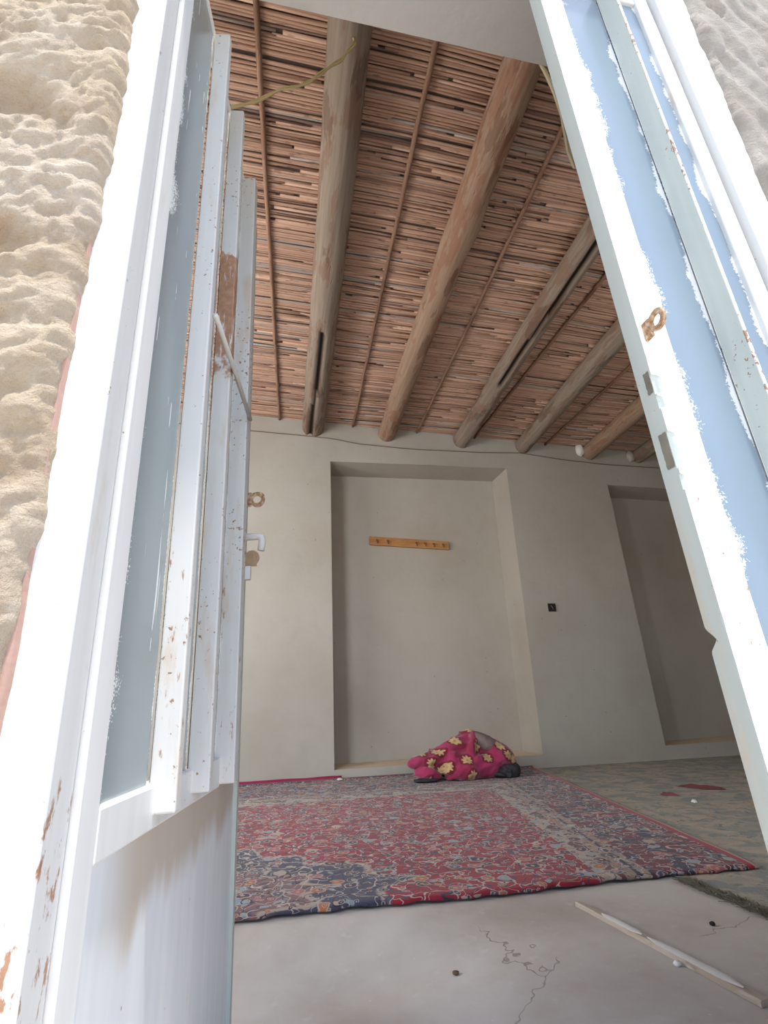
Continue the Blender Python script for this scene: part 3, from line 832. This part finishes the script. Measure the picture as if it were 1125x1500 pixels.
tag(gr_, 'threadbare grey-green rug on the right, partly under the crimson rug', 'rug')
mb = MB(); rg = random.Random(5)
for i in range(2600):
    y = rg.uniform(.95, 1.66); x0 = 1.285-.012*(y-1.5)+.012*fbm(0, y, 0, 9, 5)+rg.uniform(-.020, .030)
    l = rg.uniform(.004, .013); dx = rg.gauss(-.010, .009); dy = rg.gauss(0, .008)
    w = .0022
    mb.add([(x0-w, y, .004), (x0+w, y+w, .004), (x0+dx+w*.5, y+dy, .004+l), (x0+dx-w*.5, y+dy-w, .003+l)], [(0, 1, 2, 3)])
o = mb.build('frayed_edge', M['green_fringe'], gr_); o['kind'] = 'stuff'; o['label'] = 'olive shaggy frayed edge'

# ------------------------------------------------------------------ bundle of blanket by the wall
def blob_mesh(name, blobs, vox, disp, smooth_it=3):
    bm = bmesh.new()
    for c, r, rot in blobs:
        m = Matrix.Translation(c) @ Matrix.Rotation(R(rot[2]), 4, 'Z') @ Matrix.Rotation(R(rot[1]), 4, 'Y') @ Matrix.Rotation(R(rot[0]), 4, 'X') @ Matrix.Diagonal((*r, 1))
        bmesh.ops.create_icosphere(bm, subdivisions=4, radius=1, matrix=m)
    me = bpy.data.meshes.new(name+'_tmp'); bm.to_mesh(me); bm.free()
    o = bpy.data.objects.new(name+'_tmp', me); COL.objects.link(o)
    r_ = o.modifiers.new('r', 'REMESH'); r_.mode = 'VOXEL'; r_.voxel_size = vox
    s_ = o.modifiers.new('s', 'SMOOTH'); s_.factor = .6; s_.iterations = smooth_it
    dg = bpy.context.evaluated_depsgraph_get()
    me2 = bpy.data.meshes.new_from_object(o.evaluated_get(dg)); me2.name = name
    bpy.data.objects.remove(o); bpy.data.meshes.remove(me)
    nrm = [v.normal.copy() for v in me2.vertices]
    for v, n in zip(me2.vertices, nrm):
        v.co += n*disp(v.co)
        if v.co.z < .0: v.co.z = .0
    me2.update()
    return me2
BX, BY = 1.42, 3.98
def folds(p):
    a = abs(nz(p.x*1.0+p.z*.8, p.y, p.z*.5, 7, 3))
    b = abs(nz(p.x*.7-p.z, p.y*.6, p.z, 12, 9))
    c = abs(nz(p.x*1.3-p.z*.9, p.y*.5, p.z*.6, 20, 5))
    return .018-.048*a-.024*b-.010*c+.008*fbm(p.x, p.y, p.z, 5, 2)
bl = [((.06, 0, .09), (.33, .17, .115), (0, 6, 0)), ((.09, .02, .20), (.15, .13, .105), (0, 15, 0)), ((-.10, 0, .19), (.24, .10, .075), (0, -24, 0)),
      ((-.27, -.02, .145), (.17, .09, .042), (0, -14, 0)), ((-.29, -.05, .05), (.10, .11, .05), (0, 0, 0)), ((-.14, -.11, .09), (.05, .06, .10), (0, 14, 0)),
      ((.25, -.02, .13), (.15, .15, .11), (0, 28, 0)), ((-.02, -.12, .06), (.16, .08, .062), (0, 0, 0)), ((.02, -.08, .17), (.028, .07, .15), (0, 18, 0)),
      ((.05, .01, .27), (.06, .08, .05), (0, 0, 0)), ((-.22, -.07, .15), (.12, .05, .03), (0, -20, 10))]
me = blob_mesh('blanket', bl, .010, folds)
B = thing('blanket_bundle', 'crumpled pink blanket with yellow flowers heaped against the back wall', 'blanket', (BX, BY, .022))
link('blanket', me, M['blanket'], B, True)
me = blob_mesh('lining', [((.150, -.060, .232), (.135, .085, .060), (0, 27, 0))], .008, lambda p: .006*fbm(p.x, p.y, p.z, 14, 4)-.008*abs(nz(p.x-p.z, 0, 0, 18, 2)))
link('lining', me, M['lining'], B, True)['label'] = 'brown-grey lining folded back at the top'
me = blob_mesh('dark_cloth', [((.300, -.13, .040), (.080, .07, .050), (0, -12, 0)), ((.235, -.14, .022), (.06, .05, .022), (0, 0, 0)), ((.345, -.12, .03), (.04, .05, .03), (0, 0, 0))], .006, lambda p: -.034*abs(nz(p.x, p.y, p.z, 20, 4))-.012*abs(nz(p.x, p.y, p.z, 45, 1))+.012)
link('dark_cloth', me, M['black'], B, True)['label'] = 'black cloth poking out at the lower right'
me = blob_mesh('dark_cloth', [((-.32, -.11, .012), (.10, .06, .016), (0, 0, 0))], .006, lambda p: .01*fbm(p.x, p.y, p.z, 18, 4))
link('dark_cloth', me, M['black'], B, True)['label'] = 'black cloth under the left end'

# ------------------------------------------------------------------ wall fittings
def ctr(p0, p1): return ((p0[0]+p1[0])/2, (p0[1]+p1[1])/2, (p0[2]+p1[2])/2)
# coat rack on the back of the first niche
RX0, RX1, RY = .875, 1.69, YB+.30
K = thing('coat_rack', 'orange wooden coat rack board with small hooks in the first niche', 'coat rack', (RX0, RY, 2.05))
mb = MB(); sl_ = -.035
ln = RX1-RX0
mb.add([(0, -.018, -.043), (ln, -.018, -.043+sl_*ln*1.0), (ln, .002, -.043+sl_*ln), (0, .002, -.043), (0, -.018, .043), (ln, -.018, .043+sl_*ln), (ln, .002, .043+sl_*ln), (0, .002, .043)],
       [(3, 2, 1, 0), (4, 5, 6, 7), (0, 1, 5, 4), (1, 2, 6, 5), (2, 3, 7, 6), (3, 0, 4, 7)])
mb.build('board', M['board'], K, bevel=.003)
for t in (.09, .22, .58, .69, .80, .92):
    mb = MB(); z = sl_*ln*t
    mb.tube([(ln*t, -.016, z+.008), (ln*t, -.035, z+.004), (ln*t, -.045, z-.008), (ln*t, -.042, z-.020), (ln*t+.004, -.032, z-.026)], [.009, .006, .006, .006, .004], 8)
    mb.build('hook', M['peg'], K, smooth=True)
# electrical box between the niches
E_ = thing('wall_box', 'small open black electrical box in the wall between the niches', 'electrical box', (2.561, YB, 1.348))
mb = MB(); q = .037
for a in ((-q, -q+.006, -q, q), (q-.006, q, -q, q), (-q+.006, q-.006, -q, -q+.006), (-q+.006, q-.006, q-.006, q)):
    mb.box(a[0], a[1], -.012, .012, a[2], a[3])
mb.build('rim', M['hole'], E_)
mb = MB(); mb.box(-q+.006, q-.006, -.003, .012, -q+.006, q-.006); mb.build('socket', M['hole'], E_)
mb = MB(); mb.tube([(-.01, -.006, .02), (.002, -.012, .0), (.012, -.006, -.02)], .004, 6); mb.build('wire_end', M['brown_wire'], E_, smooth=True)
# thin cable along the top of the back wall
CW = [(-1.6, 3.05), (-.9, 3.03), (-.316, 3.01), (.1, 3.0), (.426, 2.989), (.762, 2.948), (1.248, 2.932), (1.977, 2.948), (2.45, 2.975), (3.027, 2.927), (3.476, 2.909), (4.12, 2.911), (5.2, 2.90)]
mb = MB(); pts = []
for (xa, za), (xb, zb) in zip(CW, CW[1:]):
    for k in range(6):
        t = k/6; tt = t*t*(3-2*t)*.4+t*.6
        pts.append((xa+(xb-xa)*t, YB-.012, za+(zb-za)*tt))
mb.tube(pts, .0042, 6); tag(mb.build('wall_cable', M['brown_wire'], smooth=True), 'thin brown cable sagging along the back wall below the beam ends', 'cable')
# yellow twin wire hanging from the first beam
mb = MB()
base = [(-.56, 1.2, 2.20), (-.47, 1.2, 2.27), (-.36, 1.2, 2.37), (-.217, 1.2, 2.483), (-.15, 1.2, 2.53), (-.06, 1.2, 2.63), (.01, 1.2, 2.675), (.05, 1.2, 2.72), (.10, 1.2, 2.80), (.16, 1.2, 2.885), (.212, 1.19, 2.99), (.205, 1.19, 3.06)]
fine = []
for i in range(len(base)-1):
    for k in range(5):
        t = k/5; fine.append(tuple(a+(b_-a)*t for a, b_ in zip(base[i], base[i+1])))
fine.append(base[-1])
for s_ in (0, math.pi):
    mb.tube([(p[0]+.0045*math.sin(i*.55+s_), p[1], p[2]+.0045*math.cos(i*.55+s_)) for i, p in enumerate(fine)], .0042, 6)
tag(mb.build('twin_wire', M['yellow'], smooth=True), 'yellow twisted twin wire hanging down from the first beam', 'wire')
mb = MB()
lp = [(.80, .95, 2.95), (.815, .95, 2.75), (.835, .95, 2.61), (.848, .95, 2.55), (.862, .95, 2.46), (.87, .95, 2.35), (.866, .95, 2.25), (.862, .95, 2.17), (.872, .95, 2.10), (.90, .95, 2.10), (.92, .95, 2.2), (.915, .95, 2.4), (.90, .95, 2.6), (.90, .95, 2.95)]
lp = [(p[0]*.906-.013, .8545, .55+(p[2]-.55)*.906) for p in lp]
lp = [(.895, .905, 3.05), (.86, .87, 2.98), (.78, .858, 2.86)]+lp
mb.tube(lp, .004, 6)
mb.tube([(p[0]+.014+.004*math.sin(i), p[1]+.006, p[2]+.02) for i, p in enumerate(lp[2:12])], .004, 6)
tag(mb.build('wire_loop', M['cream_wire'], smooth=True), 'cream wire loops hanging behind the top of the right door leaf', 'wire')

# ------------------------------------------------------------------ odds and ends on the floor
mA, mB_ = Vector((.868, 1.575, 0)), Vector((.925, 1.035, 0))
ax = (mB_-mA); ln = ax.length; ang = math.atan2(ax.y, ax.x)
T = thing('wooden_slat', 'pale wooden slat smeared with white gypsum lying on the bare floor', 'slat', mat=Matrix.Translation((mA.x, mA.y, .001)) @ Matrix.Rotation(ang-math.pi/2, 4, 'Z'))
def slat(a, b_, w0=.0135, top=.011):
    y = ln*b_; w = w0*(.75+.35*b_)+.001*nz(0, y, 0, 20, 3)
    prof = [(-1, 0), (-1, .75), (-.8, 1), (.8, 1), (1, .75), (1, 0)]
    i = min(5, int(round(a*5))); p = prof[i]
    return (-p[0]*w, y, top*p[1])
mb = MB(); mb.grid(slat, 5, 40, flip=False)
mb.add([slat(i/5, 0) for i in range(6)], [(0, 1, 2, 3, 4, 5)]); mb.add([slat(i/5, 1) for i in range(6)], [(5, 4, 3, 2, 1, 0)])
mb.build('slat', M['stick'], T)
def smear(b0, b1, seed):
    mb = MB()
    def fn(a, b_):
        t = b0+(b1-b0)*b_
        y = ln*t; w = .0135*(.75+.35*t)*(.95-.2*abs(nz(0, y, 0, 30, seed)))*min(1, 6*b_+.2, 6*(1-b_)+.2)
        return ((.5-a)*2*w, y, .0112+.0012*math.sin(math.pi*a))
    mb.grid(fn, 6, 20); mb.build('gypsum_smear', M['gypsum'], T, smooth=True)
smear(.18, .44, 1); smear(.47, .92, 2)
def rag(name, pts, z, mat, label, cat, seed):
    mb = MB(); c = Vector((sum(p[0] for p in pts)/len(pts), sum(p[1] for p in pts)/len(pts), 0))
    n = 40; vs = [(0, 0, .012)]; m = len(pts)
    ringv = []
    for k in range(n):
        t = k/n*m; i = int(t); f = t-i
        p = Vector(pts[i % m]).lerp(Vector(pts[(i+1) % m]), f)-Vector((c.x, c.y))
        ringv.append(p*(1+.12*nz(k, 0, 0, .7, seed)))
    for lev in (.5, 1.0):
        for k, p in enumerate(ringv): vs.append((p.x*lev, p.y*lev, (.012+.006*nz(p.x*30*lev, p.y*30*lev, 0, 1, seed)) if lev < 1 else .001))
    fs = [(0, 1+k, 1+(k+1) % n) for k in range(n)]+[(1+k, 1+n+k, 1+n+(k+1) % n, 1+(k+1) % n) for k in range(n)]
    mb.add(vs, fs); o = mb.build(name, mat, smooth=True); o.location = (c.x, c.y, z)
    return tag(o, label, cat)
rag('red_rag', [(2.50, 3.12), (2.56, 3.14), (2.60, 3.02), (2.70, 2.97), (2.66, 2.90), (2.56, 2.95)], .006, M['red_rag'], 'torn dull red rag lying on the green rug', 'rag', 1)
rag('red_strip', [(2.22, 2.92), (2.27, 2.89), (2.29, 2.84), (2.21, 2.895)], .006, M['red_rag'], 'thin red strip of cloth nearest the crimson rug edge', 'rag', 3)
rag('paper_scrap', [(2.205, 2.665), (2.222, 2.67), (2.225, 2.64), (2.207, 2.64)], .006, M['paper'], 'tiny white paper scrap on the green rug', 'scrap', 5)
rag('paper_scrap', [(.505, 4.26), (.54, 4.28), (.55, 4.22), (.51, 4.20)], .026, M['paper'], 'white scrap on the far edge of the crimson rug', 'scrap', 6)
for (x, y, r_, m, lab) in ((1.11, 1.36, .006, 'hole', 'dark crumb on the bare floor beside the green rug edge'), (.44, 1.40, .006, 'peg', 'small brown crumb on the floor in front of the crimson rug'),
                         (1.16, 1.20, .007, 'gypsum', 'white gypsum crumb between the slat and the green rug'), (.88, 1.21, .007, 'gypsum', 'white gypsum crumb just left of the slat')):
    o = lump('crumb', (x, y, floor_z(x, y)+r_*.8), (r_*1.3, r_, r_*.8), M[m], lab, 'crumb', x*9, sub=2)

# ------------------------------------------------------------------ light
w = bpy.data.worlds.new('sky'); S.world = w; w.use_nodes = True
nt = w.node_tree; bg = nt.nodes['Background']
sk = nt.nodes.new('ShaderNodeTexSky'); sk.sky_type = 'NISHITA'; sk.sun_disc = False
sk.sun_elevation = R(78); sk.sun_rotation = R(180); sk.dust_density = 2.5; sk.air_density = 1.0; sk.altitude = 1200
hs = nt.nodes.new('ShaderNodeHueSaturation'); hs.inputs['Saturation'].default_value = .8
nt.links.new(sk.outputs[0], hs.inputs['Color']); nt.links.new(hs.outputs[0], bg.inputs[0]); bg.inputs[1].default_value = .39
def light(name, kind, loc, rot, energy, color=(1, 1, 1), **k):
    l = bpy.data.lights.new(name, kind); l.energy = energy; l.color = color
    for a, v in k.items(): setattr(l, a, v)
    o = bpy.data.objects.new(name, l); COL.objects.link(o); o.location = loc; o.rotation_euler = rot
    return o
light('sun', 'SUN', (0, -4, 8), (R(11.5), 0, R(3)), 5.4, (1, .95, .87), angle=R(2))
light('window_fill', 'AREA', (XL-.5, 2.4, 1.55), (0, R(-108), 0), 105, (1, .95, .88), shape='RECTANGLE', size=1.5, size_y=1.7)  # added fill lamp outside the left wall opening
light('window_fill', 'AREA', (-1.78, .42, 1.6), (R(92), 0, 0), 112, (.88, .94, 1), shape='RECTANGLE', size=1.1, size_y=1.3)  # added cool fill lamp outside the front left opening
light('window_fill', 'AREA', (2.25, .42, 1.6), (R(98), 0, 0), 18, (1, .97, .93), shape='RECTANGLE', size=1.1, size_y=1.3)  # weak fill lamp added on the right to soften the niche shade

# ------------------------------------------------------------------ camera
cam = bpy.data.cameras.new('camera'); cam.sensor_fit = 'VERTICAL'; cam.sensor_height = 36; cam.lens = 740/1500*36
cam.clip_start = .02
co = bpy.data.objects.new('camera', cam); COL.objects.link(co)
def axm(k, a):
    c, s_ = math.cos(a), math.sin(a)
    return Matrix({'x': ((1, 0, 0), (0, c, -s_), (0, s_, c)), 'y': ((c, 0, s_), (0, 1, 0), (-s_, 0, c)), 'z': ((c, -s_, 0), (s_, c, 0), (0, 0, 1))}[k])
m3 = axm('z', R(-2.01)) @ axm('x', -R(20.75)) @ axm('y', R(-12.47))
right, down, fwd = (Vector((r[0], r[2], -r[1])) for r in m3)
co.matrix_world = Matrix(((right.x, -down.x, -fwd.x, 0), (right.y, -down.y, -fwd.y, 0), (right.z, -down.z, -fwd.z, .55), (0, 0, 0, 1)))
S.camera = co
vs_ = S.view_settings
vs_.view_transform = 'Standard'; vs_.look = 'None'; vs_.gamma = 1; vs_.use_curve_mapping = False
vs_.exposure = 0.15
